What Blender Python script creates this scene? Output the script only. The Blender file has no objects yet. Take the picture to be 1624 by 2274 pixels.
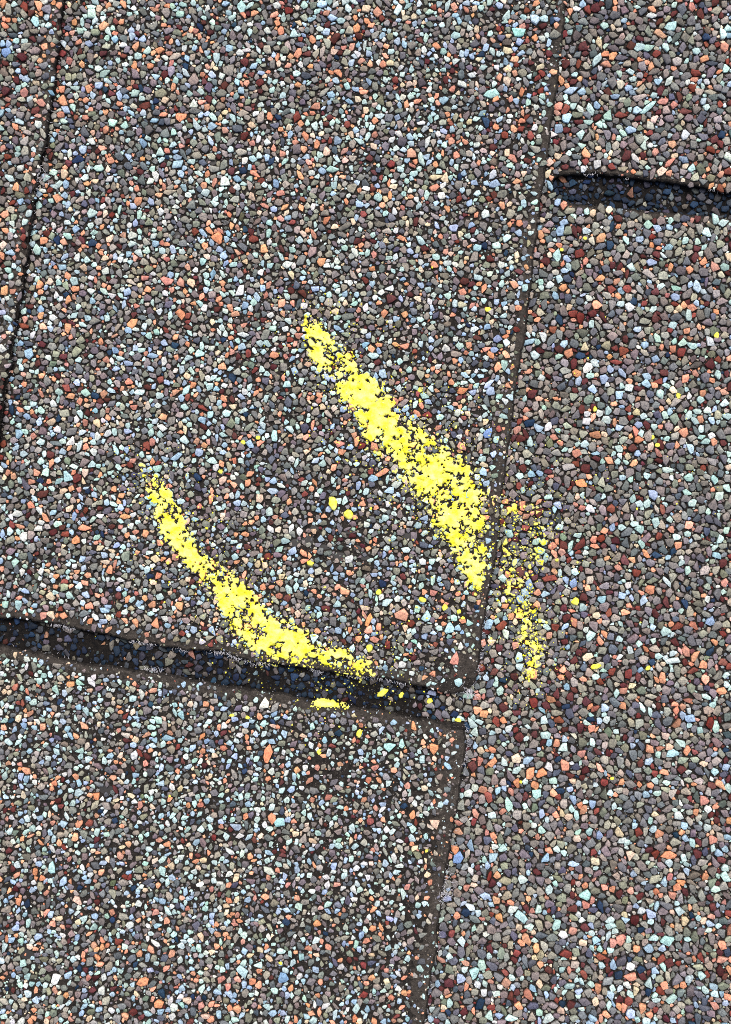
import bpy, math, time
import numpy as np

# ------------------------------------------------------------------ units
# The roof is measured in "P" units: 1 P = 0.1155 mm (1624 x 2274 P is the photographed patch).
S = 0.1155e-3
CX, CY = 812.0, 1137.0
C = bpy.context.scene.collection
scn = bpy.context.scene

# ------------------------------------------------------------------ camera
cam = bpy.data.objects.new("camera", bpy.data.cameras.new("camera"))
C.objects.link(cam)
cam.data.sensor_fit = 'VERTICAL'
cam.data.sensor_height = 36.0
cam.data.lens = 55.0
DIST = 2274 * S * 55.0 / 36.0
cam.location = (0, 0, DIST)
cam.rotation_euler = (0, 0, 0)
cam.data.clip_start = 0.01
cam.data.clip_end = 100.0
scn.camera = cam

# ------------------------------------------------------------------ world, sun, exposure
SUN_EL, SUN_AZ = math.radians(65), math.radians(4)       # azimuth from +Y (image up) towards +X
w = bpy.data.worlds.new("World"); scn.world = w
w.use_nodes = True
nt = w.node_tree
bg = nt.nodes['Background']
sky = nt.nodes.new('ShaderNodeTexSky')
sky.sky_type = 'NISHITA'; sky.sun_disc = False
sky.dust_density = 6.0; sky.air_density = 0.7; sky.ozone_density = 0.3
sky.sun_elevation = SUN_EL; sky.sun_rotation = SUN_AZ
nt.links.new(sky.outputs[0], bg.inputs[0]); bg.inputs[1].default_value = 0.10
sun = bpy.data.objects.new("sun", bpy.data.lights.new("sun", 'SUN')); C.objects.link(sun)
sun.data.energy = 1.5; sun.data.angle = math.radians(32); sun.data.color = (1.0, 0.96, 0.89)
sun.rotation_euler = (math.radians(90) - SUN_EL, 0, -SUN_AZ + math.pi)
sun.location = (0, 0, 1)
scn.view_settings.view_transform = 'Standard'
scn.view_settings.look = 'None'
scn.view_settings.exposure = 0.85
scn.view_settings.gamma = 1.0
scn.cycles.use_denoising = False
scn.cycles.pixel_filter_type = 'BLACKMAN_HARRIS'
scn.cycles.filter_width = 0.95

# ------------------------------------------------------------------ helpers
rng = np.random.default_rng(11)


def lin(c):
    c = np.asarray(c, float) / 255.0
    return np.where(c <= 0.04045, c / 12.92, ((c + 0.055) / 1.055) ** 2.4)


def to_world(px, py, pz):
    return np.stack([(px - CX) * S, -(py - CY) * S, pz * S], -1)


def mesh_tris(name, co, tris, mat, parent=None, col=None, smooth=False):
    me = bpy.data.meshes.new(name)
    me.vertices.add(len(co)); me.vertices.foreach_set('co', np.ascontiguousarray(co, np.float32).ravel())
    me.loops.add(tris.size); me.loops.foreach_set('vertex_index', np.ascontiguousarray(tris, np.int32).ravel())
    k = tris.shape[1]
    me.polygons.add(len(tris)); me.polygons.foreach_set('loop_start', np.arange(0, tris.size, k, dtype=np.int32))
    if smooth:
        me.polygons.foreach_set('use_smooth', np.ones(len(tris), bool))
    if col is not None:
        a = me.color_attributes.new('stone_color', 'FLOAT_COLOR', 'POINT')
        a.data.foreach_set('color', np.ascontiguousarray(col, np.float32).ravel())
    me.update(calc_edges=True); me.validate()
    me.materials.append(mat)
    o = bpy.data.objects.new(name, me); C.objects.link(o)
    if parent is not None:
        o.parent = parent
    return o


def fnoise(shape, cell, r=rng):
    """smooth value noise 0..1 over a raster"""
    h, w_ = shape
    gh, gw = int(h / cell) + 3, int(w_ / cell) + 3
    g = r.random((gh, gw))
    ys = np.arange(h) / cell; xs = np.arange(w_) / cell
    y0 = ys.astype(int); x0 = xs.astype(int)
    fy = ys - y0; fx = xs - x0
    fy = (fy * fy * (3 - 2 * fy))[:, None]; fx = (fx * fx * (3 - 2 * fx))[None]
    a = g[y0][:, x0]; b = g[y0][:, x0 + 1]; c = g[y0 + 1][:, x0]; d = g[y0 + 1][:, x0 + 1]
    return ((a * (1 - fx) + b * fx) * (1 - fy) + (c * (1 - fx) + d * fx) * fy).astype(np.float32)


def fbm(shape, cell, octs, r=rng, gain=0.55):
    t = 0; amp = 1; s = 0
    for i in range(octs):
        t = t + amp * fnoise(shape, max(cell / 2 ** i, 1.01), r); s += amp; amp *= gain
    return t / s


def blur(a, r):
    if r < 1:
        return a
    k = 2 * r + 1
    for ax in (0, 1):
        p = np.pad(a, [(r + 1, r) if i == ax else (0, 0) for i in (0, 1)], mode='edge')
        cs = np.cumsum(p, axis=ax, dtype=np.float64)
        a = ((cs[k:] - cs[:-k]) if ax == 0 else (cs[:, k:] - cs[:, :-k])) / k
    return a.astype(np.float32)


# ------------------------------------------------------------------ materials
def new_mat(name):
    m = bpy.data.materials.new(name); m.use_nodes = True
    n = m.node_tree.nodes; l = m.node_tree.links
    return m, n, l, n['Principled BSDF']


def N(n, t, **kw):
    x = n.new(t)
    for k, v in kw.items():
        setattr(x, k, v)
    return x


def mixc(n, l, fac, a, b, blend='MIX'):
    m = n.new('ShaderNodeMix'); m.data_type = 'RGBA'; m.blend_type = blend
    for sock, v in ((m.inputs[0], fac), (m.inputs[6], a), (m.inputs[7], b)):
        if hasattr(v, 'links'):
            l.new(v, sock)
        elif isinstance(v, (int, float)):
            sock.default_value = v
        else:
            sock.default_value = (*v, 1)
    return m.outputs[2]


def ramp(n, l, src, p0, p1, c0=(0, 0, 0), c1=(1, 1, 1)):
    r = n.new('ShaderNodeValToRGB')
    r.color_ramp.elements[0].position = p0; r.color_ramp.elements[1].position = p1
    r.color_ramp.elements[0].color = (*c0, 1); r.color_ramp.elements[1].color = (*c1, 1)
    l.new(src, r.inputs[0])
    return r.outputs[0]


def noise_tex(n, l, tc, scale, detail=3, rough=0.6):
    t = n.new('ShaderNodeTexNoise'); t.inputs['Scale'].default_value = scale
    t.inputs['Detail'].default_value = detail; t.inputs['Roughness'].default_value = rough
    l.new(tc, t.inputs['Vector'])
    return t.outputs[0]


def stone_material():
    m, n, l, b = new_mat("mineral_granules")
    tc = n.new('ShaderNodeTexCoord').outputs['Object']
    at = N(n, 'ShaderNodeAttribute', attribute_name='stone_color').outputs['Color']
    n1 = noise_tex(n, l, tc, 3800, 4, 0.7)
    sp = ramp(n, l, n1, 0.36, 0.50, (0.30, 0.31, 0.36), (1, 1, 1))       # dark mineral specks
    c = mixc(n, l, 0.9, at, sp, 'MULTIPLY')
    n2 = noise_tex(n, l, tc, 2100, 3, 0.65)
    lt = ramp(n, l, n2, 0.36, 0.64, (0.66, 0.66, 0.70), (1.24, 1.22, 1.17))
    c = mixc(n, l, 0.9, c, lt, 'MULTIPLY')
    l.new(c, b.inputs['Base Color'])
    b.inputs['Roughness'].default_value = 0.78
    b.inputs['Specular IOR Level'].default_value = 0.3
    bp = n.new('ShaderNodeBump'); bp.inputs['Strength'].default_value = 0.5; bp.inputs['Distance'].default_value = 0.00012
    l.new(n1, bp.inputs['Height']); l.new(bp.outputs[0], b.inputs['Normal'])
    return m


def bitumen_material(name, dark, light, speck=0.5):
    m, n, l, b = new_mat(name)
    tc = n.new('ShaderNodeTexCoord').outputs['Object']
    n1 = noise_tex(n, l, tc, 900, 6, 0.75)
    c = mixc(n, l, ramp(n, l, n1, 0.38, 0.66), dark, light)
    v = n.new('ShaderNodeTexVoronoi'); v.inputs['Scale'].default_value = 2600
    l.new(tc, v.inputs['Vector'])
    near = ramp(n, l, v.outputs['Distance'], 0.12, 0.30, (1, 1, 1), (0, 0, 0))
    sel = ramp(n, l, v.outputs['Color'], 0.66, 0.74)
    mm = N(n, 'ShaderNodeMath', operation='MULTIPLY'); l.new(near, mm.inputs[0]); l.new(sel, mm.inputs[1])
    m2 = N(n, 'ShaderNodeMath', operation='MULTIPLY'); l.new(mm.outputs[0], m2.inputs[0]); m2.inputs[1].default_value = speck
    c = mixc(n, l, m2.outputs[0], c, (0.42, 0.39, 0.36))
    # far beyond the photographed patch the shingles carry their granules as colour and bump only
    sx = n.new('ShaderNodeSeparateXYZ'); l.new(tc, sx.inputs[0])
    ax = N(n, 'ShaderNodeMath', operation='ABSOLUTE'); l.new(sx.outputs[0], ax.inputs[0])
    ay = N(n, 'ShaderNodeMath', operation='ABSOLUTE'); l.new(sx.outputs[1], ay.inputs[0])
    gx = N(n, 'ShaderNodeMath', operation='GREATER_THAN'); l.new(ax.outputs[0], gx.inputs[0]); gx.inputs[1].default_value = (CX + 290) * S
    gy = N(n, 'ShaderNodeMath', operation='GREATER_THAN'); l.new(ay.outputs[0], gy.inputs[0]); gy.inputs[1].default_value = (CY + 290) * S
    out = N(n, 'ShaderNodeMath', operation='MAXIMUM'); l.new(gx.outputs[0], out.inputs[0]); l.new(gy.outputs[0], out.inputs[1])
    v2 = n.new('ShaderNodeTexVoronoi'); v2.inputs['Scale'].default_value = 520; l.new(tc, v2.inputs['Vector'])
    cr = n.new('ShaderNodeValToRGB'); cr.color_ramp.interpolation = 'CONSTANT'
    e = cr.color_ramp.elements
    e[0].position = 0; e[0].color = (*lin((124, 119, 112)), 1)
    e[1].position = 0.52; e[1].color = (*lin((175, 208, 208)), 1)
    for p_, c_ in ((0.68, (215, 140, 105)), (0.78, (92, 50, 48)), (0.86, (96, 98, 110))):
        q = e.new(p_); q.color = (*lin(c_), 1)
    sr = n.new('ShaderNodeSeparateColor'); l.new(v2.outputs['Color'], sr.inputs[0]); l.new(sr.outputs[0], cr.inputs[0])
    edge = ramp(n, l, v2.outputs['Distance'], 0.42, 0.6, (1, 1, 1), (0, 0, 0))
    far = mixc(n, l, edge, c, cr.outputs[0])
    c = mixc(n, l, out.outputs[0], c, far)
    l.new(c, b.inputs['Base Color'])
    b.inputs['Roughness'].default_value = 0.8
    b.inputs['Specular IOR Level'].default_value = 0.12
    bp = n.new('ShaderNodeBump'); bp.inputs['Strength'].default_value = 0.8; bp.inputs['Distance'].default_value = 0.0004
    n3 = noise_tex(n, l, tc, 1700, 5, 0.7)
    l.new(n3, bp.inputs['Height']); l.new(bp.outputs[0], b.inputs['Normal'])
    return m


def chalk_material():
    m, n, l, b = new_mat("yellow_chalk")
    tc = n.new('ShaderNodeTexCoord').outputs['Object']
    n1 = noise_tex(n, l, tc, 420, 4, 0.6)
    c = mixc(n, l, ramp(n, l, n1, 0.36, 0.66), (0.87, 0.82, 0.035), (0.92, 0.90, 0.27))
    l.new(c, b.inputs['Base Color'])
    b.inputs['Roughness'].default_value = 0.95
    b.inputs['Specular IOR Level'].default_value = 0.05
    bp = n.new('ShaderNodeBump'); bp.inputs['Strength'].default_value = 0.6; bp.inputs['Distance'].default_value = 0.00015
    n3 = noise_tex(n, l, tc, 3500, 4, 0.7)
    l.new(n3, bp.inputs['Height']); l.new(bp.outputs[0], b.inputs['Normal'])
    return m


def plain_material(name, c0, c1, scale=800, rough=0.8):
    m, n, l, b = new_mat(name)
    tc = n.new('ShaderNodeTexCoord').outputs['Object']
    n1 = noise_tex(n, l, tc, scale, 3)
    l.new(mixc(n, l, n1, c0, c1), b.inputs['Base Color'])
    b.inputs['Roughness'].default_value = rough
    return m


M_STONE = stone_material()
M_MAT = bitumen_material("weathered_bitumen", (0.0075, 0.0068, 0.0063), (0.030, 0.0262, 0.0236))
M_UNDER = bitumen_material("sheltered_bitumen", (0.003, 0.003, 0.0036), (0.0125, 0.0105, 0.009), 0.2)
M_RIM = bitumen_material("dusty_bitumen", (0.020, 0.0175, 0.0155), (0.062, 0.054, 0.0475), 0.4)
M_PIT = plain_material("fresh_black_bitumen", (0.003, 0.003, 0.004), (0.010, 0.009, 0.009), 2500, 0.6)
M_FIBRE = plain_material("glass_fibre", (0.55, 0.56, 0.62), (0.8, 0.8, 0.86), 900, 0.5)
M_CHALK = chalk_material()
M_WOOD = plain_material("deck_board", (0.20, 0.14, 0.09), (0.30, 0.22, 0.15), 30, 0.8)

# ------------------------------------------------------------------ the layout of the courses (P units, y down)
A_EDGE = np.array([(-340, 190), (-60, 152), (0, 146), (60, 140), (150, 131), (235, 118), (333, 104), (395, 91), (465, 80), (550, 68),
                   (625, 58), (725, 44), (758, 35), (858, 19), (923, 6), (1060, -12), (1600, -90), (2620, -235)], float)       # y, x
BU_EDGE = np.array([(-340, 1300), (0, 1258), (50, 1251), (160, 1242), (225, 1232), (285, 1223), (340, 1217), (400, 1209), (475, 1196),
                    (528, 1191), (575, 1184), (650, 1178), (725, 1168), (788, 1157), (923, 1137), (1058, 1120), (1148, 1111),
                    (1258, 1096), (1335, 1086), (1378, 1078), (1433, 1067), (1480, 1061), (1500, 1058), (1512, 1054), (1523, 1046),
                    (1531, 1036), (1537, 1020), (1540, 995), (1700, 990)], float)
BL_EDGE = np.array([(1560, 1010), (1598, 1012), (1604, 1028), (1612, 1036), (1642, 1037), (1681, 1030), (1726, 1026), (1796, 1014), (1891, 999), (1946, 992),
                    (1981, 982), (2035, 977), (2056, 972), (2116, 964), (2191, 954), (2241, 949), (2620, 893)], float)
SB_TOP = np.array([(-340, 1322), (0, 1373), (56, 1376), (93, 1383), (137, 1390), (186, 1401), (236, 1407), (273, 1418), (317, 1424),
                   (357, 1433), (404, 1441), (433, 1443), (486, 1447), (520, 1458), (552, 1463), (592, 1471), (630, 1479), (672, 1482),
                   (712, 1487), (752, 1495), (805, 1503), (857, 1507), (881, 1511), (907, 1518), (939, 1524), (977, 1535), (1060, 1541)], float)  # x, y
SB_BOT = np.array([(-340, 1378), (0, 1432), (62, 1444), (99, 1450), (149, 1460), (196, 1470), (249, 1475), (295, 1486), (336, 1492),
                   (388, 1498), (433, 1507), (486, 1518), (539, 1526), (592, 1535), (632, 1537), (659, 1547), (699, 1554), (766, 1564),
                   (806, 1570), (859, 1577), (881, 1582), (934, 1591), (974, 1598), (1009, 1602), (1036, 1607), (1060, 1610)], float)
SC_TOP = np.array([(1226, 413), (1228, 403), (1233, 395), (1241, 389), (1251, 386), (1281, 385), (1315, 386), (1337, 390), (1359, 393),
                   (1392, 396), (1462, 402), (1537, 412), (1582, 420), (1624, 426), (1990, 470)], float)
SC_BOT = np.array([(1226, 413), (1228, 426), (1233, 436), (1241, 444), (1253, 449), (1270, 452), (1304, 456), (1348, 460), (1387, 465),
                   (1462, 472), (1537, 478), (1612, 485), (1990, 528)], float)


def ragged(pl, axis_first_is, amp=1.6, step=3.0, seed=0):
    """resample a polyline (t, value) finely, with a torn edge"""
    r = np.random.default_rng(seed)
    t = np.arange(pl[0, 0], pl[-1, 0], step)
    v = np.interp(t, pl[:, 0], pl[:, 1])
    for cell, a in ((60, 1.6), (16, 1.3), (6, 1.0)):
        k = r.normal(0, 1, int((t[-1] - t[0]) / cell) + 3)
        v = v + amp * a * 0.6 * np.interp((t - t[0]) / cell, np.arange(len(k)), k)
    return np.stack([t, v], -1)


A_EDGE = ragged(A_EDGE, 'y', 3.0, seed=1)
BU_EDGE = ragged(BU_EDGE, 'y', 1.5, seed=2)
BL_EDGE = ragged(BL_EDGE, 'y', 1.6, seed=3)
SB_TOP = ragged(SB_TOP, 'x', 1.5, seed=4)
SB_BOT = ragged(SB_BOT, 'x', 1.5, seed=5)
_t = ragged(SC_TOP, 'x', 1.2, seed=6); _b = ragged(SC_BOT, 'x', 1.2, seed=7)
_f = np.clip((_t[:, 0] - 1226) / 25, 0, 1)
_t[:, 1] = np.interp(_t[:, 0], SC_TOP[:, 0], SC_TOP[:, 1]) * (1 - _f) + _t[:, 1] * _f
_b[:, 1] = np.interp(_b[:, 0], SC_BOT[:, 0], SC_BOT[:, 1]) * (1 - _f) + _b[:, 1] * _f
SC_TOP, SC_BOT = _t, _b

UX, UY = 0.9897, 0.1435
U_A, U_B = 148.0, 1257.0
E = U_B - U_A
T = 24.0           # one shingle's thickness with its granules
SLAB = 16.5


def uu(x, y): return x * UX + y * UY
def zA(x, y): return T * (uu(x, y) - U_A + E) / E
def zB(x, y): return T * (uu(x, y) - U_A) / E
def zC(x, y): return T * (uu(x, y) - U_B) / E
def zD(x, y): return T * (uu(x, y) - U_B - E) / E


# ------------------------------------------------------------------ rasters over the detailed patch
MG = 300
X0, Y0 = -MG, -MG
W, H_ = 1624 + 2 * MG, 2274 + 2 * MG
XX = (np.arange(W) + X0)[None, :].astype(np.float32)
YY = (np.arange(H_) + Y0)[:, None].astype(np.float32)
xa = np.interp(YY[:, 0], A_EDGE[:, 0], A_EDGE[:, 1])[:, None].astype(np.float32)
xbu = np.interp(YY[:, 0], BU_EDGE[:, 0], BU_EDGE[:, 1])[:, None].astype(np.float32)
xbl = np.interp(YY[:, 0], BL_EDGE[:, 0], BL_EDGE[:, 1])[:, None].astype(np.float32)
yst = np.interp(XX[0], SB_TOP[:, 0], SB_TOP[:, 1])[None].astype(np.float32)
ysb = np.interp(XX[0], SB_BOT[:, 0], SB_BOT[:, 1])[None].astype(np.float32)
yct = np.interp(XX[0], SC_TOP[:, 0], SC_TOP[:, 1])[None].astype(np.float32)
ycb = np.interp(XX[0], SC_BOT[:, 0], SC_BOT[:, 1])[None].astype(np.float32)
isA = XX < xa
isBU = (~isA) & (XX < xbu) & (YY < yst)
isBL = (~isA) & (XX < xbl) & (YY > ysb)
isD = (XX > 1226) & (YY > yct) & (YY < ycb)
isC = ~(isA | isBU | isBL | isD)
vc = -XX * UY + YY * UX                      # across-the-slope coordinate
CSPLIT = -1226 * UY + 413 * UX               # the two tabs of the right-hand course part here
lab = np.zeros((H_, W), np.int8)             # 0 A, 1 B upper, 2 B lower, 3 C upper, 4 C lower, 5 D
lab[isBU] = 1; lab[isBL] = 2
lab[isC & (vc < CSPLIT)] = 3; lab[isC & (vc >= CSPLIT)] = 4
lab[isD] = 5
slotB = isC & (XX < xbu + 400) & (YY >= yst) & (YY <= ysb) & (XX < 1045)
ZT = [zA, zB, zB, zC, zC, zD]
Zmat = np.zeros((H_, W), np.float32)
for k, f in enumerate(ZT):
    Zmat = np.where(lab == k, f(XX, YY), Zmat)
Hh = Zmat.copy()

# --- how densely the granules still cover each place
n_big = fbm((H_, W), 120, 3); n_mid = fbm((H_, W), 38, 3); n_small = fbm((H_, W), 14, 2)
wob = (n_mid - 0.5) * 60 + (n_small - 0.5) * 30


def ss(a, lo, hi):
    t = np.clip((a - lo) / (hi - lo), 0, 1)
    return t * t * (3 - 2 * t)


dens = np.ones((H_, W), np.float32)
dA = (xa - XX); dBu = (xbu - XX); dBl = (xbl - XX)
dsT = (yst - YY); dsB = (YY - ysb)
# left-hand course: its bare rim
dens = np.where(lab == 0, 0.22 + 0.78 * ss(dA + wob * 0.6, 16, 46), dens)
# middle course, upper tab
corner = ss(YY + 0 * XX, 1180, 1480)
corner2 = np.exp(-(((XX - 1010) / 75) ** 2 + ((YY - 1505) / 55) ** 2))
bw = 8 + 18 * corner
d1 = (0.10 + 0.90 * ss(dBu + wob * (0.5 + 0.4 * corner), bw, bw + 30))
d1 = d1 * (0.02 + 0.98 * ss(dsT + wob * 0.35, 10, 32)) * (1 - 0.93 * corner2)
d1 = d1 * (1 - 0.40 * ss(XX - 700 + (n_big - .5) * 500, 0, 420) * ss(n_mid, .38, .6))
d1 = d1 * (1 - 0.55 * np.exp(-(((XX - 735) / 105) ** 2 + ((YY - 1195) / 95) ** 2)) * ss(n_mid, .3, .55))
worn = ss(XX * .6 + YY + (n_big - .5) * 700, 900, 1500)          # the lower right of this tab has lost more
d1 = d1 * (1 - .7 * worn * (1 - ss(n_small * .6 + n_mid * .4, .36, .52)))
d1 = d1 * (1 - 0.45 * ss(n_mid, .42, .60)) * (.92 - .25 * ss(n_small, .5, .8))
dens = np.where(lab == 1, d1, dens)
# middle course, lower tab
bl_ = 12 + 0 * YY
d2 = (0.10 + 0.90 * ss(dBl + wob * 0.9, bl_, bl_ + 75))
d2 = d2 * (0.02 + 0.98 * ss(dsB + wob * 0.4, 12, 38))
d2 = d2 * .9 * (1 - 0.55 * ss(n_mid, .38, .60)) * (.95 - .25 * ss(n_small, .5, .8)) * (1 - 0.25 * ss(XX, 350, 900))
d2 = d2 * (1 - 0.6 * np.exp(-(((XX - 740) / 90) ** 2 + ((YY - 1690) / 55) ** 2)))
clump = ss(n_small * .6 + n_mid * .4, .38, .53)
d2 = d2 * (.30 + .70 * clump)
dens = np.where(lab == 2, d2, dens)
# right-hand course
d3 = 1 - 0.25 * ss(n_mid, .56, .7)
lip_t = np.where(XX > 1226, ss(np.abs(yct - YY) + wob * 0.25, 6, 22), 1)
lip_b = np.where(XX > 1226, ss(np.abs(YY - ycb) + wob * 0.25, 4, 14), 1)
d3 = d3 * np.where(YY < 413, lip_t, lip_b)
dens = np.where((lab == 3) | (lab == 4), d3, dens)
dens = np.where(slotB, 0.34 - .3 * ss(n_mid, .45, .6) + 0.6 * ss(XX + 0 * YY, 900, 1000), dens)
dens = np.where(lab == 5, 0.6 - 0.45 * ss(n_mid, .42, .56), dens)

# bare black spots where granules were knocked off (x, y, rx, ry)
PITS = [(530, 1067, 13, 10), (470, 360, 12, 9), (570, 82, 11, 10), (350, 90, 9, 6), (210, 410, 14, 5), (395, 521, 9, 7), (684, 1199, 16, 10),
        (752, 1234, 20, 9), (655, 1204, 11, 9), (700, 1172, 10, 7), (775, 1180, 11, 7), (640, 1070, 9, 6), (793, 1216, 10, 8), (720, 1215, 12, 7),
        (215, 923, 12, 6), (868, 1490, 9, 6), (290, 1510, 18, 7), (270, 1594, 9, 6), (239, 1752, 14, 10), (357, 1915, 13, 9), (62, 2117, 16, 11),
        (1204, 498, 5, 11), (1298, 905, 17, 6), (1230, 910, 12, 7), (1425, 1579, 20, 9), (1281, 2188, 14, 10), (1304, 1735, 20, 7),
        (690, 1252, 8, 6), (812, 1238, 9, 6), (1020, 1860, 8, 6), (905, 1190, 9, 6)]
for (px, py, rx, ry) in PITS:
    i0, i1 = int(py - Y0 - ry * 2), int(py - Y0 + ry * 2); j0, j1 = int(px - X0 - rx * 2), int(px - X0 + rx * 2)
    g = ((XX[:, j0:j1] - px) / rx) ** 2 + ((YY[i0:i1] - py) / ry) ** 2
    dens[i0:i1, j0:j1] *= np.clip(g - 0.35, 0, 1) ** 1.5

# ------------------------------------------------------------------ granules: packing
NS = 6


def make_template(r, aspect, rot):
    # a crushed chip: the area cut out by six straight breaks
    for _ in range(40):
        an = np.arange(NS) * (2 * math.pi / NS) + rng.uniform(-.5, .5, NS)
        ds = rng.uniform(.58, 1.16, NS)
        an2 = np.roll(an, -1); ds2 = np.roll(ds, -1); an2[-1] += 2 * math.pi
        det = np.sin(an2 - an)
        p = np.stack([(ds * np.sin(an2) - ds2 * np.sin(an)) / det, (ds2 * np.cos(an) - ds * np.cos(an2)) / det], -1)
        q = np.roll(p, -1, 0) - p
        if (det > .22).all() and (q[:, 0] * np.roll(q[:, 1], -1) - q[:, 1] * np.roll(q[:, 0], -1) > 0).all():
            break
    aa = .5 * (p[:, 0] * np.roll(p[:, 1], -1) - np.roll(p[:, 0], -1) * p[:, 1]).sum()
    p *= r * math.sqrt(2.75 / abs(aa))
    p = p * np.array([math.sqrt(aspect), 1 / math.sqrt(aspect)])
    c, s = math.cos(rot), math.sin(rot)
    p = p @ np.array([[c, s], [-s, c]])
    p -= p.mean(0)
    R = int(math.ceil(np.abs(p).max() * (1 + min(.2, 0.45 / r)))) + 1
    g = np.arange(-R, R + 1)
    gx, gy = np.meshgrid(g, g)
    q = np.roll(p, -1, 0) - p
    nrm = np.stack([q[:, 1], -q[:, 0]], -1)
    d = (nrm * p).sum(1)
    sg = np.sign(d); nrm = nrm * sg[:, None]; d = np.abs(d) + 1e-6
    gauge = np.max((nrm[:, 0, None, None] * gx + nrm[:, 1, None, None] * gy) / d[:, None, None], 0)
    mask = gauge <= 1 + min(.2, 0.45 / r)
    prof = np.interp(gauge, [0, .6, .86, 1], [1, .98, .9, .6]).astype(np.float32)
    prof[gauge > 1] = -50
    return p, R, mask, prof, mask.sum()


occ = np.zeros((H_, W), bool)
G = []      # (px, py, template polygon, height, base z, label, in slot, colour override)


def place(px, py, t, hgt, ov=None, tol=0.05, force=False):
    p, R, mask, prof, area = t
    j = px - X0; i = py - Y0
    if i - R < 0 or j - R < 0 or i + R + 1 > H_ or j + R + 1 > W:
        return False
    o = occ[i - R:i + R + 1, j - R:j + R + 1]
    if not force and np.count_nonzero(o & mask) > tol * area:
        return False
    L = lab[i, j]
    if not force:
        lw = lab[i - R:i + R + 1:R, j - R:j + R + 1:R]
        if (lw != L).any():
            bad = np.count_nonzero((lab[i - R:i + R + 1, j - R:j + R + 1] != L) & mask)
            # granules may tuck under the edge of the course above, never stick out over an edge below
            if bad > ((0.35 if L == 0 or (L == 1 and py < 900) else 0.12) if L < 3 else 0.5) * area:
                return False
    o |= mask
    z0 = Zmat[i, j]
    hw = Hh[i - R:i + R + 1, j - R:j + R + 1]
    np.maximum(hw, z0 + hgt * prof, out=hw)
    G.append((px, py, p, hgt, z0, L, slotB[i, j], ov))
    return True


# granules one can recognise in the photograph: x, y, rx, ry, turn, colour
OR, CY_, WH, RD, BL, NV, GR, PU, PK = (218, 150, 110), (166, 208, 206), (222, 226, 222), (98, 42, 42), (120, 150, 190), (26, 52, 82), (140, 134, 122), (150, 140, 160), (206, 150, 130)
LAND = [(402, 262, 12, 10, 0, OR), (485, 532, 13, 12, 0, OR), (295, 720, 11, 11, 0, OR), (402, 698, 11, 10, 0, OR), (375, 625, 13, 10, .4, PK),
        (322, 237, 13, 8, -.4, RD), (537, 20, 9, 14, .3, CY_), (85, 57, 9, 12, -.4, CY_), (20, 122, 12, 10, 0, BL), (510, 160, 13, 13, 0, GR),
        (432, 180, 15, 10, -.5, GR), (360, 210, 13, 11, 0, GR), (382, 160, 10, 10, 0, PU), (175, 355, 16, 7, -.3, NV), (1489, 62, 16, 9, -.6, CY_),
        (1149, 80, 14, 11, 0, CY_), (1092, 215, 15, 11, .2, CY_), (1439, 240, 18, 8, -.8, CY_), (1237, 570, 10, 13, .3, CY_), (1207, 50, 10, 8, 0, CY_),
        (152, 1060, 11, 12, 0, CY_), (172, 1063, 11, 10, 0, RD), (170, 1200, 10, 9, 0, OR), (1304, 818, 9, 15, .6, WH), (1289, 1073, 14, 9, 0, OR),
        (1287, 1210, 15, 9, -.9, RD), (1199, 1223, 11, 10, 0, CY_), (1082, 963, 9, 13, .5, BL), (587, 1563, 10, 13, 0, WH), (595, 1673, 10, 20, .25, OR),
        (605, 1813, 11, 10, 0, OR), (622, 1823, 13, 10, -.2, CY_), (540, 2151, 9, 16, -.5, CY_), (125, 2171, 12, 11, 0, WH), (320, 2176, 14, 10, .2, OR),
        (355, 2226, 11, 10, 0, OR), (630, 2166, 13, 11, -.6, BL), (117, 1926, 8, 14, 0, CY_), (1159, 2036, 11, 15, -.5, CY_), (1299, 1986, 12, 12, 0, CY_),
        (1477, 2086, 13, 12, 0, CY_), (1052, 2158, 13, 11, .3, CY_), (1017, 1906, 14, 11, .2, BL), (1484, 1896, 16, 10, .2, OR), (1177, 1716, 14, 10, -.5, OR),
        (1202, 1716, 12, 10, 0, OR), (1192, 1761, 11, 11, 0, CY_), (1492, 1671, 15, 9, 0, CY_), (1129, 1786, 9, 15, 0, CY_), (1254, 1698, 10, 14, -.4, PK),
        (1154, 1636, 9, 13, .4, RD), (1008, 1463, 9, 15, .3, PK), (893, 1366, 16, 13, 0, PK), (945, 1370, 10, 12, 0, CY_), (997, 1393, 12, 11, 0, CY_),
        (1017, 1512, 10, 9, 0, CY_), (818, 1378, 7, 14, .3, OR), (919, 1610, 5, 12, 0, OR), (962, 1657, 10, 12, 0, OR), (865, 1653, 12, 10, 0, CY_)]
for (px, py, rx, ry, tn, c) in LAND:
    t = make_template(math.sqrt(rx * ry), rx / ry, tn)
    place(px, py, t, 0.75 * min(rx, ry), ov=c, force=True)

BINS = [(10.4, 0.04), (9.0, 0.10), (7.8, 0.20), (6.8, 0.32), (5.8, 0.5), (4.8, 0.8), (3.8, 1.0), (2.8, 1.0), (1.9, 1.0), (1.2, 1.0)]
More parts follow.
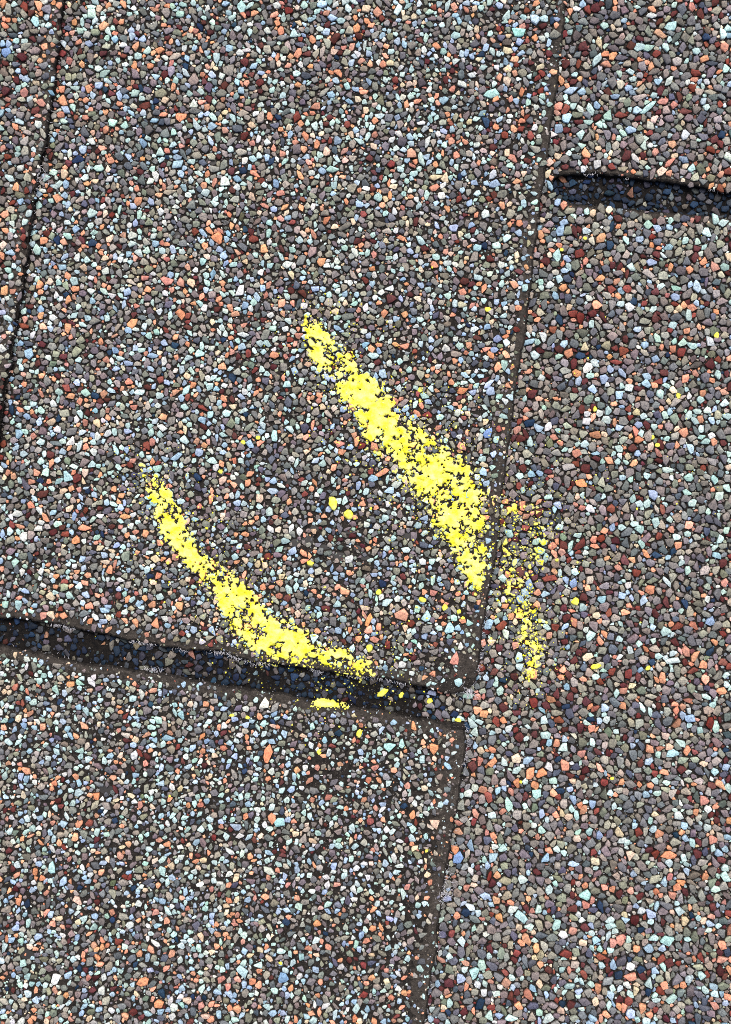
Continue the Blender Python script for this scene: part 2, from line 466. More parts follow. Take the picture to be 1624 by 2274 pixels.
# share of tries per bin, for the three courses: older weathered middle course has smaller granules
SH = {0: [.6, .8, 1, 1, 1, 1, 1, 1, .5, .35], 1: [.35, .55, .75, .9, 1, 1, 1, 1, .6, .5], 2: [.22, .42, .62, .8, 1, 1, 1, 1, .7, .55],
      3: [1, 1.6, 2.2, 1.8, 1.3, 1, .9, .8, .4, .3], 4: [1, 1.6, 2.2, 1.8, 1.3, 1, .9, .8, .4, .3], 5: [.6, .8, 1, 1, 1, 1, .8, .6, .3, .2]}
SHA = np.array([SH[k] for k in range(6)])
AREA = H_ * W
t_start = time.time()
for b, (r0, frac) in enumerate(BINS):
    temps = []
    for k in range(260 if r0 > 3 else 60):
        asp = rng.choice([1.05, 1.25, 1.5, 1.9], p=[.35, .35, .2, .1]) * rng.uniform(.95, 1.1)
        temps.append(make_template(r0 * rng.uniform(.92, 1.08), asp, rng.uniform(0, math.pi)))
    # two rounds: random tries weighted by density
    if r0 >= 5.5:
        tries = int(AREA / (r0 * r0 * 3.1) * frac * 3.4 * 2.3); rounds = 1
    else:
        tries = int(AREA / (r0 * r0 * 3.1) * {4.8: 1.1, 3.8: 1.0, 2.8: .5, 1.9: .14, 1.2: .04}[r0] * 2.3); rounds = 1
    free = np.flatnonzero(~occ.ravel()) if b else np.arange(AREA)
    pick = free[rng.integers(0, len(free), tries)]
    pi = pick // W; pj = pick % W
    pr = dens[pi, pj] * SHA[lab[pi, pj], b]
    # the smallest bits also lie on the bare bitumen
    if r0 < 3.0:
        pr = np.maximum(pr, 0.12 * (.3 + n_small[pi, pj]))
    ok = rng.random(tries) < pr ** 1.3 / 2.3
    pi = pi[ok]; pj = pj[ok]
    tk = rng.integers(0, len(temps), len(pi)); hh = r0 * rng.uniform(.7, 1.15, len(pi))
    tol = .05 if r0 > 4 else .08
    for i, j, k, h in zip(pi.tolist(), pj.tolist(), tk.tolist(), hh.tolist()):
        if occ[i, j]:
            continue
        place(j + X0, i + Y0, temps[k], h, tol=tol)
print("granules", len(G), "in", round(time.time() - t_start, 1), "s; cover", occ[MG:-MG, MG:-MG].mean())

# ------------------------------------------------------------------ granules: colours and meshes
PAL = [  # sRGB, jitter
    ((122, 122, 115), 16), ((102, 106, 110), 13), ((150, 147, 136), 15), ((116, 110, 111), 12),            # greys
    ((172, 201, 198), 14), ((152, 178, 200), 15), ((198, 206, 203), 12),                                     # pale mint, pale blue, white
    ((212, 152, 120), 14), ((182, 132, 114), 14),                                                           # orange, terracotta
    ((86, 42, 42), 10), ((124, 62, 54), 12),                                                                # dark red, brick
    ((82, 88, 102), 12), ((25, 50, 78), 9),                                                                # slate, navy
    ((208, 190, 164), 14)]                                                                                  # cream
PR = {0: [.21, .12, .12, .10, .09, .06, .03, .065, .03, .06, .03, .03, .01, .02],
      1: [.20, .14, .12, .10, .14, .09, .055, .07, .035, .03, .015, .03, .01, .035],
      2: [.18, .13, .11, .10, .16, .11, .065, .07, .035, .015, .01, .045, .01, .035],
      3: [.22, .15, .12, .12, .07, .04, .02, .05, .03, .065, .03, .045, .01, .02],
      4: [.21, .14, .13, .10, .08, .05, .02, .05, .03, .065, .03, .045, .01, .02],
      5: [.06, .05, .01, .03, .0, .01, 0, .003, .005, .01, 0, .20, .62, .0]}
SLOT_PR = [.07, .05, .03, .03, .01, .012, 0, .012, .012, .015, 0, .20, .55, .01]
palc = np.array([p[0] for p in PAL], float); palj = np.array([p[1] for p in PAL], float)
gx = np.array([g[0] for g in G], float); gy = np.array([g[1] for g in G], float)
gp = np.stack([g[2] for g in G]); gh = np.array([g[3] for g in G]); gz = np.array([g[4] for g in G], float)
gl = np.array([g[5] for g in G]); gs = np.array([g[6] for g in G]); n = len(G)
cls = np.zeros(n, int)
for L in range(6):
    p = np.array(PR[L], float); p /= p.sum()
    k = gl == L
    cls[k] = rng.choice(len(PAL), k.sum(), p=p)
col_slot = None; p = np.array(SLOT_PR, float); p /= p.sum()
k = gs & (rng.random(n) < 1 - 0.85 * ss(gx, 900, 1000))
cls[k] = rng.choice(len(PAL), k.sum(), p=p)
tiny = gh < 2.0
k = tiny & ~gs & (gl < 5) & (rng.random(n) < .16)
cls[k] = rng.choice([6, 13, 4, 7], k.sum())
col = palc[cls] + rng.normal(0, 1, (n, 1)) * palj[cls][:, None] * .9 + rng.normal(0, 1, (n, 3)) * palj[cls][:, None] * .28
for i, g in enumerate(G):
    if g[7] is not None:
        col[i] = np.array(g[7]) + rng.normal(0, 4, 3)
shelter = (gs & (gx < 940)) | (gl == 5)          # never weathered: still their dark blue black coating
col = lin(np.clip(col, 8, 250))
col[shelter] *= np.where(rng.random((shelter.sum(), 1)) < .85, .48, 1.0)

ring = gp                                               # n, 7, 2
rr = np.sqrt(np.abs(ring).max((1, 2)))
tilt = rng.normal(0, .17, (n, 2))
sc2 = rng.uniform(.82, .98, (n, NS, 1))
r2 = ring * sc2
ctr = rng.normal(0, .12, (n, 2)) * gh[:, None]
tz = lambda q: (q * tilt[:, None, :]).sum(-1)
z0 = np.full((n, NS), -1.5)
z1 = gh[:, None] * rng.uniform(.58, .9, (n, NS)) + .6 * tz(ring)
z2 = gh[:, None] * rng.uniform(.86, 1.0, (n, NS)) + tz(r2)
zc = gh * rng.uniform(.92, 1.06, n)
z1 = np.maximum(z1, .12 * gh[:, None]); z2 = np.maximum(z2, z1 + .1 * gh[:, None])
vx = np.concatenate([ring[..., 0] * .97, ring[..., 0], r2[..., 0], ctr[:, :1]], 1) + gx[:, None]
vy = np.concatenate([ring[..., 1] * .97, ring[..., 1], r2[..., 1], ctr[:, 1:]], 1) + gy[:, None]
vz = np.concatenate([z0, z1, z2, zc[:, None]], 1) + gz[:, None]
NV_ = 3 * NS + 1
tri = []
for a in range(NS):
    b = (a + 1) % NS
    tri += [(a, a + NS, b), (b, a + NS, b + NS), (a + NS, a + 2 * NS, b + NS), (b + NS, a + 2 * NS, b + 2 * NS), (a + 2 * NS, 3 * NS, b + 2 * NS)]
tri = np.array(tri)
# polygon winding: make the top face up (y is flipped on the way to the world)
ar = (ring[:, :, 0] * np.roll(ring[:, :, 1], -1, 1) - np.roll(ring[:, :, 0], -1, 1) * ring[:, :, 1]).sum(1)
vcol = np.repeat(col[:, None, :], NV_, 1)
ring_tone = np.concatenate([np.full(NS, 1.0), np.full(NS, 1.08), np.full(NS, 1.10), [.84]])      # corners tinted paler, face centres darker
vcol = vcol * rng.uniform(.88, 1.12, (n, NV_, 1)) * ring_tone[None, :, None]
vcol = np.concatenate([vcol, np.ones((n, NV_, 1))], -1)


def granule_object(sel, parent, name="granules"):
    idx = np.flatnonzero(sel); m = len(idx)
    co = to_world(vx[idx].ravel(), vy[idx].ravel(), vz[idx].ravel())
    flip = ar[idx] > 0
    tt = np.where(flip[:, None, None], tri[None, :, ::1], tri[None, :, ::-1]) + (np.arange(m) * NV_)[:, None, None]
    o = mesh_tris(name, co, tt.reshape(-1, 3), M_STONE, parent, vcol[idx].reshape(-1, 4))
    o['kind'] = 'stuff'
    return o


# ------------------------------------------------------------------ shingles
def slab(name, outline, zf, parent, mat, torn):
    """a flat sheet with a rounded, torn rim; outline in P units; torn = True where the rim shows"""
    p = np.array(outline, float); m = len(p)
    e = np.roll(p, -1, 0) - np.roll(p, 1, 0)
    nr = np.stack([e[:, 1], -e[:, 0]], -1); nr /= np.linalg.norm(nr, axis=1)[:, None] + 1e-9
    area = (p[:, 0] * np.roll(p[:, 1], -1) - np.roll(p[:, 0], -1) * p[:, 1]).sum()
    if area < 0:
        nr = -nr
    r = np.random.default_rng(len(p))
    rings = []
    for inset, dz in ((5.0, 0.0), (2.0, -1.1), (0.3, -4.0), (1.2, -SLAB)):
        q = p - nr * (inset + (r.uniform(-.5, .5, (m, 1)) if dz else 0))
        rings.append(to_world(q[:, 0], q[:, 1], zf(q[:, 0], q[:, 1]) + dz + (r.normal(0, .3, m) if dz else 0)))
    co = np.concatenate(rings)
    faces = [list(range(m))]
    for k in range(3):
        for a in range(m):
            b = (a + 1) % m
            faces.append([k * m + a, (k + 1) * m + a, (k + 1) * m + b, k * m + b])
    faces.append(list(range(3 * m, 4 * m))[::-1])
    me = bpy.data.meshes.new(name)
    if area > 0:
        faces = [f[::-1] for f in faces]
    me.from_pydata([tuple(c) for c in co], [], faces)
    me.update(); me.materials.append(mat)
    o = bpy.data.objects.new(name, me); C.objects.link(o); o.parent = parent
    return o


def thing(name, label, cat, group=None):
    o = bpy.data.objects.new(name, None); C.objects.link(o)
    o['label'] = label; o['category'] = cat
    if group:
        o['group'] = group
    o.empty_display_size = 0.01
    return o


def along(pl, swap=False, lo=None, hi=None, rev=False):
    q = pl
    if lo is not None:
        q = q[q[:, 0] >= lo]
    if hi is not None:
        q = q[q[:, 0] <= hi]
    q = q[:, ::-1] if swap else q
    q = q[::-1] if rev else q
    return [tuple(v) for v in q]


GRP = "overlapping roof shingles"
shA = thing("roof_shingle", "grey red and orange granule shingle of the uppermost course, along the left border", "shingle", GRP)
shB = thing("roof_shingle", "broad middle shingle bearing both long yellow chalk arcs and a long dark slot", "shingle", GRP)
shC = thing("roof_shingle", "shingle of the right-hand course with a round-ended dark slot and the faint yellow chalk streak", "shingle", GRP)
shD = thing("roof_shingle", "bluish black shingle seen only at the bottom of the round-ended slot", "shingle", GRP)
FAR = 900

tabA = slab("tab", [(-FAR, -FAR), (275, -FAR)] + along(A_EDGE, True) + [(-FAR, 2620)], zA, shA, M_MAT, None)
uo = -60                       # how far the middle course runs on under the left-hand one
tabBU = slab("tab", [(-FAR, -FAR), (1385, -FAR)] + along(BU_EDGE, True, hi=1539) + along(SB_TOP, False, lo=-340, hi=992, rev=True) + [(-FAR, 1240)], zB, shB, M_MAT, None)
tabBL = slab("tab", [(-FAR, 1300)] + along(SB_BOT, False, hi=1006) + along(BL_EDGE, True, lo=1598) + [(850, 2900), (-FAR, 2900)], zB, shB, M_MAT, None)
tabBL['label'] = "lower tab with sparser paler granules"
# right-hand course: runs on to the left under the middle course
_lx = -380; _ly = (CSPLIT + _lx * UY) / UX
tabCU = slab("tab", [(_lx, -FAR), (2300, -FAR), (2300, 505)] + along(SC_TOP, rev=True, lo=1226) + [(_lx, _ly)], zC, shC, M_MAT, None)
tabCL = slab("tab", [(1226, 413)] + along(SC_BOT, lo=1227) + [(2300, 566), (2300, 2900), (_lx, 2900), (_lx, _ly)], zC, shC, M_MAT, None)
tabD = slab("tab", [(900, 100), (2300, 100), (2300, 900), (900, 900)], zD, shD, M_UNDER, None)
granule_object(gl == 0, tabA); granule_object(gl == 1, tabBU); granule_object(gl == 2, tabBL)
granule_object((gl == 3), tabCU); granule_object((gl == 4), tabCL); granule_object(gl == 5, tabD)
OWN = {0: tabA, 1: tabBU, 2: tabBL, 3: tabCU, 4: tabCL, 5: tabD}

# the sheltered strip of the right-hand course at the bottom of the long slot is blacker
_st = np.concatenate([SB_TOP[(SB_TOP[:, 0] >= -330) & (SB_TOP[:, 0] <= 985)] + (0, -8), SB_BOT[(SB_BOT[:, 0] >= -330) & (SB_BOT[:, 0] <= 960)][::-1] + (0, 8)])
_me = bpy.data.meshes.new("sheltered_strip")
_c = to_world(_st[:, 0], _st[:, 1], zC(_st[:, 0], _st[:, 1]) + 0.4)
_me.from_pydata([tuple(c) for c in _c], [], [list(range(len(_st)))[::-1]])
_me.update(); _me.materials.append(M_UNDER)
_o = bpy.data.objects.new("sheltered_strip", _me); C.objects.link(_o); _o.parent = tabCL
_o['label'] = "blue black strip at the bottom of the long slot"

# bare spots
for (px, py, rx, ry) in PITS:
    i, j = int(py - Y0), int(px - X0)
    L = int(lab[i, j])
    if L == 5:
        continue
    q = 18
    ang = np.arange(q) / q * 2 * math.pi
    rad = 1 + .35 * np.interp(ang, np.linspace(0, 6.3, 8), rng.normal(0, 1, 8)) * .7
    x_ = px + np.cos(ang) * rx * rad; y_ = py + np.sin(ang) * ry * rad
    co = np.concatenate([to_world(x_, y_, ZT[L](x_, y_) + .35), to_world(np.array([px]), np.array([py]), np.array([ZT[L](px, py) + .6]))])
    tr = np.array([(q, (a + 1) % q, a) for a in range(q)])
    mesh_tris("bare_spot", co, tr, M_PIT, OWN[L])


# frayed glass fibres along the torn rims
def fibres(spots, zf, parent):
    V = []; F = []
    for (x, y, num, dx, dy, spread, ln) in spots:
        for k in range(num):
            bx = x + rng.normal(0, spread * abs(dy) + 1.5); by = y + rng.normal(0, spread * abs(dx) + 1.5)
            a = math.atan2(dy, dx) + rng.normal(0, .55); L = ln * rng.uniform(.4, 1.3); bend = rng.normal(0, .6)
            wd = rng.uniform(.28, .6); z = zf(bx, by) + rng.uniform(-7, 0.3)
            pts = []
            for s in range(4):
                f = s / 3
                pts.append((bx + math.cos(a + bend * f) * L * f, by + math.sin(a + bend * f) * L * f, z + rng.uniform(-.6, 1.2) * f))
            base = len(V)
            for s, (fx, fy, fz) in enumerate(pts):
                w_ = wd * (1 - .6 * s / 3)
                nx, ny = -math.sin(a), math.cos(a)
                V += [(fx + nx * w_, fy + ny * w_, fz), (fx, fy, fz + w_ * 1.2), (fx - nx * w_, fy - ny * w_, fz)]
            for s in range(3):
                for c in range(3):
                    d = (c + 1) % 3
                    p0 = base + s * 3
                    F.append((p0 + c, p0 + d, p0 + 3 + d)); F.append((p0 + c, p0 + 3 + d, p0 + 3 + c))
    V = np.array(V)
    o = mesh_tris("frayed_fibres", to_world(V[:, 0], V[:, 1], V[:, 2]), np.array(F), M_FIBRE, parent)
    o['kind'] = 'stuff'


def rim(pl, swap, t0, t1, num, dx, dy, ln, per=14, off=0):
    out = []
    for t in np.arange(t0, t1, per):
        v = np.interp(t, pl[:, 0], pl[:, 1])
        x, y = (v, t) if swap else (t, v)
        out.append((x + off * dx, y + off * dy, num, dx, dy, per * .5, ln))
    return out


def tuft(pl, swap, t0, t1, num, dx, dy, ln):
    return rim(pl, swap, t0, t1, num, dx, dy, ln, per=4.3)


fibres(tuft(SB_TOP, False, 115, 165, 4, .1, 1, 7) + tuft(SB_TOP, False, 290, 345, 4, .1, 1, 7)
       + tuft(SB_TOP, False, 395, 420, 3, .1, 1, 7) + tuft(SB_TOP, False, 470, 600, 3, .1, 1, 8) + tuft(SB_TOP, False, 690, 720, 3, .1, 1, 7)
       + tuft(SB_TOP, False, 770, 900, 2, .1, 1, 7) + tuft(BU_EDGE, True, 1340, 1500, 1, 1, .2, 8) + [(1036, 1530, 60, .6, .8, 12, 15), (1058, 1490, 14, 1, .2, 8, 9)]
       + rim(BU_EDGE, True, 0, 1340, 1, 1, .1, 6, per=17), zB, tabBU)
fibres(tuft(SB_BOT, False, 322, 360, 3, .2, -1, 10) + rim(SB_BOT, False, 0, 1000, 1, .1, -1, 4, per=19) + tuft(BL_EDGE, True, 1608, 1700, 2, 1, 0, 9)
       + rim(BL_EDGE, True, 1700, 2270, 1, 1, .1, 7, per=9) + [(980, 1975, 50, .8, -.5, 16, 17), (975, 1990, 22, -.4, -.9, 12, 14), (990, 1945, 16, 1, -.3, 12, 13)], zB, tabBL)
fibres([(88, 400, 30, .5, -.8, 16, 17), (82, 430, 18, .9, .2, 14, 11)] + rim(A_EDGE, True, 0, 920, 1, 1, .1, 6, per=15), zA, tabA)
fibres(tuft(SC_TOP, False, 1300, 1330, 2, .1, 1, 6) + tuft(SC_TOP, False, 1575, 1640, 2, .1, 1, 7) + [(1392, 398, 3, .05, -1, 3, 14)], zC, tabCU)


# the dusty, paler rim along every cut edge
def worn_rim(pl, swap, sgn, t0, t1, wd, zf, parent, seed):
    """a thin skin of dust and bitumen from the edge inwards; sgn = which way the shingle lies"""
    r = np.random.default_rng(seed)
    t = np.arange(t0, t1, 2.5)
    v = np.interp(t, pl[:, 0], pl[:, 1])
    wv = np.interp(t, [a for a, b in wd], [b for a, b in wd])
    for cell, a in ((40, .35), (14, .3), (5, .25)):
        k = r.normal(0, 1, int((t1 - t0) / cell) + 3)
        wv = wv * (1 + a * .6 * np.interp((t - t0) / cell, np.arange(len(k)), k))
    wv = np.clip(wv, 3, None)
    a0 = v + sgn * 5.2; a1 = v + sgn * (5.2 + wv)
    if swap:
        x = np.concatenate([a0, a1]); y = np.concatenate([t, t])
    else:
        x = np.concatenate([t, t]); y = np.concatenate([a0, a1])
    m = len(t); k = np.arange(m - 1)
    q = np.stack([k, k + 1, k + 1 + m, k + m], -1)
    z = zf(x, y) + np.concatenate([np.full(m, .3), np.full(m, .12)])
    p0, p1, p2 = [np.array([x[i], -y[i]]) for i in q[0][:3]]
    if (p1[0] - p0[0]) * (p2[1] - p0[1]) - (p1[1] - p0[1]) * (p2[0] - p0[0]) < 0:
        q = q[:, ::-1]
    mesh_tris("worn_rim", to_world(x, y, z), q, M_RIM, parent)


worn_rim(A_EDGE, True, -1, -300, 2560, [(0, 26), (1000, 30)], zA, tabA, 31)
worn_rim(BU_EDGE, True, -1, -300, 1505, [(0, 22), (900, 24), (1300, 34), (1505, 70)], zB, tabBU, 32)
worn_rim(SB_TOP, False, -1, -300, 975, [(0, 20), (600, 22), (860, 26), (975, 44)], zB, tabBU, 33)
worn_rim(SB_BOT, False, 1, -300, 1000, [(0, 20), (1000, 28)], zB, tabBL, 34)
worn_rim(BL_EDGE, True, -1, 1618, 2560, [(1618, 40), (1900, 34), (2560, 34)], zB, tabBL, 35)
worn_rim(SC_TOP, False, -1, 1250, 1900, [(1250, 12), (1624, 16)], zC, tabCU, 36)
worn_rim(SC_BOT, False, 1, 1250, 1900, [(1250, 9), (1624, 11)], zC, tabCL, 37)

# the deck the shingles are nailed to
_me = bpy.data.meshes.new("roof_deck")
_z = -3.2 * T * S
_me.from_pydata([(-2, -2, _z), (2, -2, _z), (2, 2, _z), (-2, 2, _z)], [], [(0, 1, 2, 3)])
_me.materials.append(M_WOOD)
deck = bpy.data.objects.new("roof_deck", _me); C.objects.link(deck); deck['kind'] = 'structure'
deck['label'] = "boarded roof deck under the shingles"

# ------------------------------------------------------------------ chalk
Hs = np.maximum(Hh, blur(Hh, 3))
rel = np.clip((Hh - Zmat) / 5.0, 0, 1)


def stroke_density(pts, soft=1.0):
    """pts: x, y, half width, strength"""
    pts = np.array(pts, float)
    x0, x1 = pts[:, 0].min() - 110, pts[:, 0].max() + 110; y0, y1 = pts[:, 1].min() - 110, pts[:, 1].max() + 110
    j0, j1, i0, i1 = int(x0 - X0), int(x1 - X0), int(y0 - Y0), int(y1 - Y0)
    x = XX[:, j0:j1]; y = YY[i0:i1]
    d = np.zeros((i1 - i0, j1 - j0), np.float32)
    for a, b in zip(pts[:-1], pts[1:]):
        ex, ey = b[0] - a[0], b[1] - a[1]; L2 = ex * ex + ey * ey + 1e-6
        t = np.clip(((x - a[0]) * ex + (y - a[1]) * ey) / L2, 0, 1)
        dist = np.hypot(x - a[0] - t * ex, y - a[1] - t * ey)
        hw = a[2] + (b[2] - a[2]) * t; st = a[3] + (b[3] - a[3]) * t
        d = np.maximum(d, st * (1 - ss(dist / hw, .45, 1.35)))
    return d, (i0, i1, j0, j1)


def chalk_mesh(name, pts, label, seed, thr=0.50, thick=2.4, dust=400):
    r = np.random.default_rng(seed)
    d, (i0, i1, j0, j1) = stroke_density(pts)
    sh = d.shape
    f1 = fbm(sh, 40, 4, r); f2 = fbm(sh, 15, 3, r); f3 = fnoise(sh, 2.6, r)
    rl = rel[i0:i1, j0:j1]
    score = d * 0.81 + (f1 - .5) * 1.20 + (f2 - .5) * 1.15 + (f3 - .5) * .42 + (rl - .62) * .34
    score = np.where(d < .02, 0, score)
    m = (score > thr) & (blur((score > thr).astype(np.float32), 1) > .5)
    m |= blur(m.astype(np.float32), 1) > .62
    soft = np.clip((blur(m.astype(np.float32), 2) - .3) * 1.6, 0, 1) * np.clip((score - thr) * 3.0 + .25, 0, 1)
    base = np.maximum(Hh[i0:i1, j0:j1], (blur(Hs[i0:i1, j0:j1], 5) + 1.2) * soft + (1 - soft) * Hh[i0:i1, j0:j1])
    z = base + .35 + soft * thick * (.55 + .9 * fbm(sh, 9, 2, r))
    z = np.where(m, blur(z, 1) * .7 + z * .3, z)
    q = m[:-1, :-1] & m[1:, :-1] & m[:-1, 1:] & m[1:, 1:]
    qi, qj = np.nonzero(q)
    vid = np.full(sh, -1, np.int64)
    used = np.zeros(sh, bool)
    for a in (0, 1):
        for b in (0, 1):
            used[qi + a, qj + b] = True
    vi, vj = np.nonzero(used); vid[vi, vj] = np.arange(len(vi))
    jx = r.uniform(-.3, .3, len(vi)); jy = r.uniform(-.3, .3, len(vi))
    co = to_world(vj + j0 + X0 + jx, vi + i0 + Y0 + jy, z[vi, vj])
    quads = np.stack([vid[qi, qj], vid[qi + 1, qj], vid[qi + 1, qj + 1], vid[qi, qj + 1]], -1)
    t3 = np.concatenate([quads[:, [0, 1, 2]], quads[:, [0, 2, 3]]])
    # crumbs clinging to the stroke
    prob = (d ** 1.2 * .8 + .02 * (d > .01)) * (~m)
    pf = prob.ravel() / prob.sum()
    pk = r.choice(prob.size, dust, p=pf, replace=False)
    ci, cj = pk // sh[1], pk % sh[1]
    rad = r.gamma(2.0, .6, dust) + .5
    cv, ct = crumb_cloud(cj + j0 + X0, ci + i0 + Y0, Hh[i0 + ci, j0 + cj], rad, r)
    co = np.concatenate([co, cv]); t3 = np.concatenate([t3, ct + len(vi)])
    o = mesh_tris(name, co, t3, M_CHALK, None, None, True)
    o['label'] = label; o['category'] = 'chalk mark'; o['group'] = 'yellow chalk marks on the shingles'
    return o


PHI = (1 + 5 ** .5) / 2
ICO = np.array([(-1, PHI, 0), (1, PHI, 0), (-1, -PHI, 0), (1, -PHI, 0), (0, -1, PHI), (0, 1, PHI), (0, -1, -PHI), (0, 1, -PHI), (PHI, 0, -1), (PHI, 0, 1), (-PHI, 0, -1), (-PHI, 0, 1)]) / math.hypot(1, PHI)
ICF = np.array([(0, 11, 5), (0, 5, 1), (0, 1, 7), (0, 7, 10), (0, 10, 11), (1, 5, 9), (5, 11, 4), (11, 10, 2), (10, 7, 6), (7, 1, 8), (3, 9, 4), (3, 4, 2), (3, 2, 6), (3, 6, 8), (3, 8, 9), (4, 9, 5), (2, 4, 11), (6, 2, 10), (8, 6, 7), (9, 8, 1)])


def crumb_cloud(x, y, z, rad, r):
    m = len(x)
    v = ICO[None] * r.uniform(.6, 1.25, (m, 12, 1)) * rad[:, None, None] * r.uniform(.75, 1.3, (m, 1, 3))
    co = to_world(v[..., 0] + np.asarray(x)[:, None], v[..., 1] + np.asarray(y)[:, None], v[..., 2] * .8 + (np.asarray(z) + rad * .35)[:, None])
    f = ICF[None, :, :] + (np.arange(m) * 12)[:, None, None]
    f = f[:, :, ::-1]
    return co.reshape(-1, 3), f.reshape(-1, 3)


S1 = [(684, 706, 12, .8), (692, 730, 24, .9), (709, 760, 36, .92), (745, 811, 42, .95), (805, 883, 44, .98), (843, 933, 56, .9), (886, 969, 60, .92), (935, 1012, 66, .96),
      (976, 1060, 74, .96), (1014, 1128, 70, .98), (1034, 1180, 54, 1.0), (1042, 1229, 42, .98), (1058, 1275, 28, .95), (1060, 1302, 13, .8)]
S2 = [(322, 1036, 13, .7), (345, 1075, 24, .85), (362, 1110, 30, .9), (385, 1160, 36, 1.0), (405, 1205, 32, .95), (440, 1245, 32, .8), (480, 1280, 38, .9), (520, 1325, 44, 1.0),
      (552, 1375, 52, 1.02), (598, 1412, 52, 1.0), (655, 1432, 44, .95), (705, 1455, 30, .75), (750, 1462, 30, .68), (800, 1478, 30, .9), (815, 1490, 16, .85)]
S3 = [(1150, 1150, 38, .22), (1215, 1165, 22, .22), (1165, 1225, 44, .24), (1150, 1290, 36, .30), (1160, 1335, 28, .52), (1182, 1375, 24, .5), (1180, 1425, 32, .75), (1192, 1455, 18, .5), (1172, 1500, 16, .6)]
S4 = [(700, 1562, 9, 1.1), (725, 1559, 9, 1.25), (748, 1563, 8, 1.1), (766, 1566, 9, 1.1)]
chalk_mesh("chalk_mark", S1, "longest and thickest yellow chalk arc, on the middle shingle beside its right edge", 21, dust=420)
chalk_mesh("chalk_mark", S2, "curved yellow chalk arc running down to the upper lip of the long dark slot", 22, dust=330)
chalk_mesh("chalk_mark", S3, "faint broken yellow chalk streak on the lower shingle right of the step", 23, dust=380)
chalk_mesh("chalk_mark", S4, "short yellow chalk dab on the lower lip of the long dark slot", 24, dust=30, thr=.45)

# single crumbs big enough to point at: x, y, rx, ry, turn, label
CR = [(740, 1118, 10, 15, -.2, "largest yellow chalk crumb, inside the broken chalk ring"),
      (775, 1143, 11, 10, .4, "rounded yellow chalk crumb just below right of the largest crumb"),
      (937, 1330, 10, 6, .5, "flat oval yellow chalk crumb below the thick arc's lower end"),
      (1276, 1336, 10, 9, 0, "yellow chalk crumb on the right shingle, right of the faint streak"),
      (1588, 746, 6, 8, 0, "lone bright yellow chalk crumb near the photo's right border"),
      (1082, 691, 8, 6, .2, "lone yellow chalk crumb above the thick arc, near the step"),
      (1247, 556, 5, 4, 0, "tiny bright yellow chalk crumb below the round slot end"),
      (1298, 531, 5, 4, 0, "tiny yellow chalk crumb right under the round-ended slot"),
      (932, 868, 7, 6, 0, "pale yellow chalk crumb above right of the thick arc's middle"),
      (1448, 972, 6, 5, 0, "yellow chalk crumb amid grey granules, the upper of a close pair"),
      (1458, 989, 6, 5, 0, "yellow chalk crumb amid grey granules, the lower of a close pair"),
      (1504, 880, 5, 7, 0, "elongated yellow chalk crumb beside dark red granules at right"),
      (1320, 909, 5, 6, 0, "small yellow chalk crumb by the black gap on the right shingle"),
      (1322, 1479, 13, 7, -.2, "cream yellow oval chalk crumb right of the faint streak's foot"),
      (1437, 1482, 7, 5, -.6, "pale yellow chalk crumb farthest right of the faint streak's foot"),
      (954, 1557, 7, 7, 0, "yellow chalk crumb deep in the long slot near its open end"),
      (1017, 1599, 7, 6, 0, "yellow chalk crumb on the lower tab's corner"),
      (850, 1538, 15, 7, -.6, "largest yellow chalk crumb lying inside the long slot"),
      (891, 1544, 6, 8, .2, "ragged yellow chalk crumb in the long slot beside the largest one"),
      (987, 1347, 7, 8, .3, "yellow chalk crumb near the bare right edge, highest of three"),
      (1018, 1357, 5, 6, 0, "yellow chalk crumb near the bare right edge, middle of three"),
      (1026, 1371, 5, 4, 0, "yellow chalk crumb near the bare right edge, lowest of three"),
      (841, 1314, 7, 6, 0, "yellow chalk crumb midway between the two arcs' lower ends"),
      (821, 1437, 8, 9, 0, "egg shaped yellow chalk crumb above the curved arc's tail"),
      (798, 1626, 6, 10, .2, "yellow chalk crumb on the lower tab below the chalk dab"),
      (690, 1250, 9, 6, .4, "yellow chalk crumb below the black bare patch in the ring"),
      (575, 973, 5, 5, 0, "small yellow chalk crumb above the ring's dark hole, right one of two"),
      (542, 983, 6, 5, 0, "small yellow chalk crumb above the ring's dark hole, left one of two"),
      (492, 1048, 6, 5, 0, "yellow chalk crumb left of the small black hole"),
      (375, 1250, 4, 4, 0, "tiny yellow chalk crumb left of the curved arc"),
      (379, 1765, 3, 3, 0, "tiny yellow chalk crumb far down on the lower tab's left half"),
      (517, 1586, 7, 4, .1, "thin yellow chalk crumb at the tip of the white granule"),
      (551, 1591, 7, 4, .2, "flat yellow chalk crumb left of the large white granule"),
      (710, 1667, 6, 7, 0, "pale yellow chalk crumb on the dark bare patch of the lower tab"),
      (625, 2133, 5, 4, .4, "lowest yellow chalk crumb, far down on the lower tab"),
      (947, 1883, 4, 7, .2, "yellow chalk crumb beside an orange granule on the lower tab's right edge"),
      (1357, 1726, 5, 4, 0, "yellow chalk crumb by a black gap low on the right shingle"),
      (1157, 1736, 4, 4, 0, "tiny yellow chalk crumb left of two orange granules")]
base_v = []
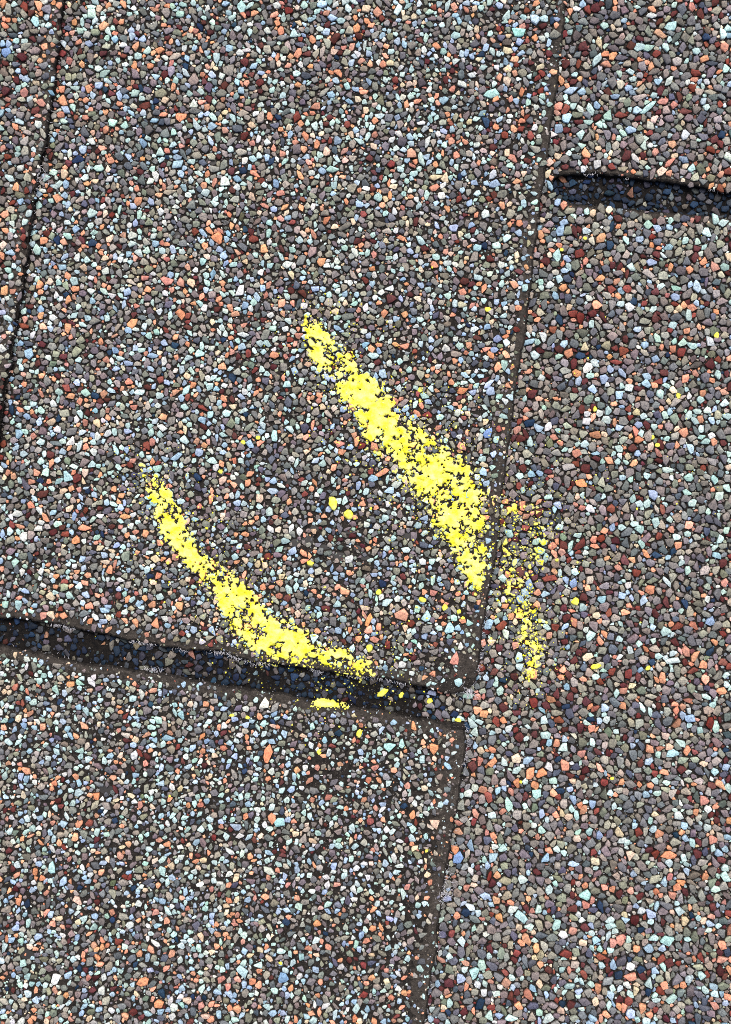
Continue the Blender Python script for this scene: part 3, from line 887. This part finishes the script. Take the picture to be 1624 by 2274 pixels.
for (px, py, rx, ry, tn, lb) in CR:
    i, j = int(py - Y0), int(px - X0)
    rad = np.array([1.0])
    # a lumpy pebble: subdivided icosahedron with jitter
    V = [tuple(v) for v in ICO]; F = [tuple(f) for f in ICF]; mid = {}
    def mp(a, b):
        k = (min(a, b), max(a, b))
        if k not in mid:
            v = np.add(V[a], V[b]); v = v / np.linalg.norm(v); V.append(tuple(v)); mid[k] = len(V) - 1
        return mid[k]
    F2 = []
    for a, b, c in F:
        ab, bc, ca = mp(a, b), mp(b, c), mp(c, a)
        F2 += [(a, ab, ca), (b, bc, ab), (c, ca, bc), (ab, bc, ca)]
    v = np.array(V) * rng.uniform(.72, 1.18, (len(V), 1))
    v = v * np.array([rx, ry, min(rx, ry) * .75])
    c_, s_ = math.cos(tn), math.sin(tn)
    x_ = v[:, 0] * c_ - v[:, 1] * s_; y_ = v[:, 0] * s_ + v[:, 1] * c_
    hz = float(np.median(Hh[max(i - 5, 0):i + 6, max(j - 5, 0):j + 6])) + .3 * min(rx, ry)
    o = mesh_tris("chalk_crumb", to_world(x_, y_, v[:, 2]) , np.array(F2)[:, ::-1], M_CHALK, None, None, True)
    org = to_world(np.array([px]), np.array([py]), np.array([hz]))[0]
    me = o.data
    co = to_world(x_ + CX, y_ + CY, v[:, 2])
    me.vertices.foreach_set('co', np.ascontiguousarray(co, np.float32).ravel()); me.update()
    o.location = org
    o['label'] = lb; o['category'] = 'chalk crumb'; o['group'] = 'loose yellow chalk crumbs'

# fine chalk dust fallen around the marks: nobody could count it
dd = np.zeros((H_, W), np.float32)
for pts, wd in ((S1, 1), (S2, 1), (S3, 1.2)):
    q = [(a, b, c * 2.0 + 45, wd * .6) for a, b, c, e in pts]
    d, (i0, i1, j0, j1) = stroke_density(q)
    dd[i0:i1, j0:j1] = np.maximum(dd[i0:i1, j0:j1], d)
dd += .85 * np.exp(-(((XX - 860) / 70) ** 2 + ((YY - 1530) / 26) ** 2)) + .5 * np.exp(-(((XX - 750) / 70) ** 2 + ((YY - 1525) / 20) ** 2))
dd += .35 * np.exp(-(((XX - 850) / 110) ** 2 + ((YY - 1390) / 60) ** 2)) + .16 * np.exp(-(((XX - 1300) / 160) ** 2 + ((YY - 1000) / 200) ** 2)) + .35 * np.exp(-(((XX - 745) / 110) ** 2 + ((YY - 1600) / 40) ** 2))
dd = np.clip(dd, 0, 1) * (.25 + fbm((H_, W), 22, 2) ** 2 * 2)
dd[XX[0] < 0 if False else slice(None)] += .0008
nd = 2000
pk = rng.choice(dd.size, nd, p=(dd / dd.sum(dtype=np.float64)).ravel().astype(np.float64) / (dd / dd.sum(dtype=np.float64)).ravel().astype(np.float64).sum())
ci, cj = pk // W, pk % W
rad = np.minimum(rng.gamma(1.5, .55, nd) + .45, 4.0)
cv, ct = crumb_cloud(cj + X0, ci + Y0, Hh[ci, cj], rad, rng)
o = mesh_tris("chalk_dust", cv, ct, M_CHALK)
o['kind'] = 'stuff'; o['label'] = "fine yellow chalk dust scattered around the chalk marks"; o['category'] = 'chalk dust'
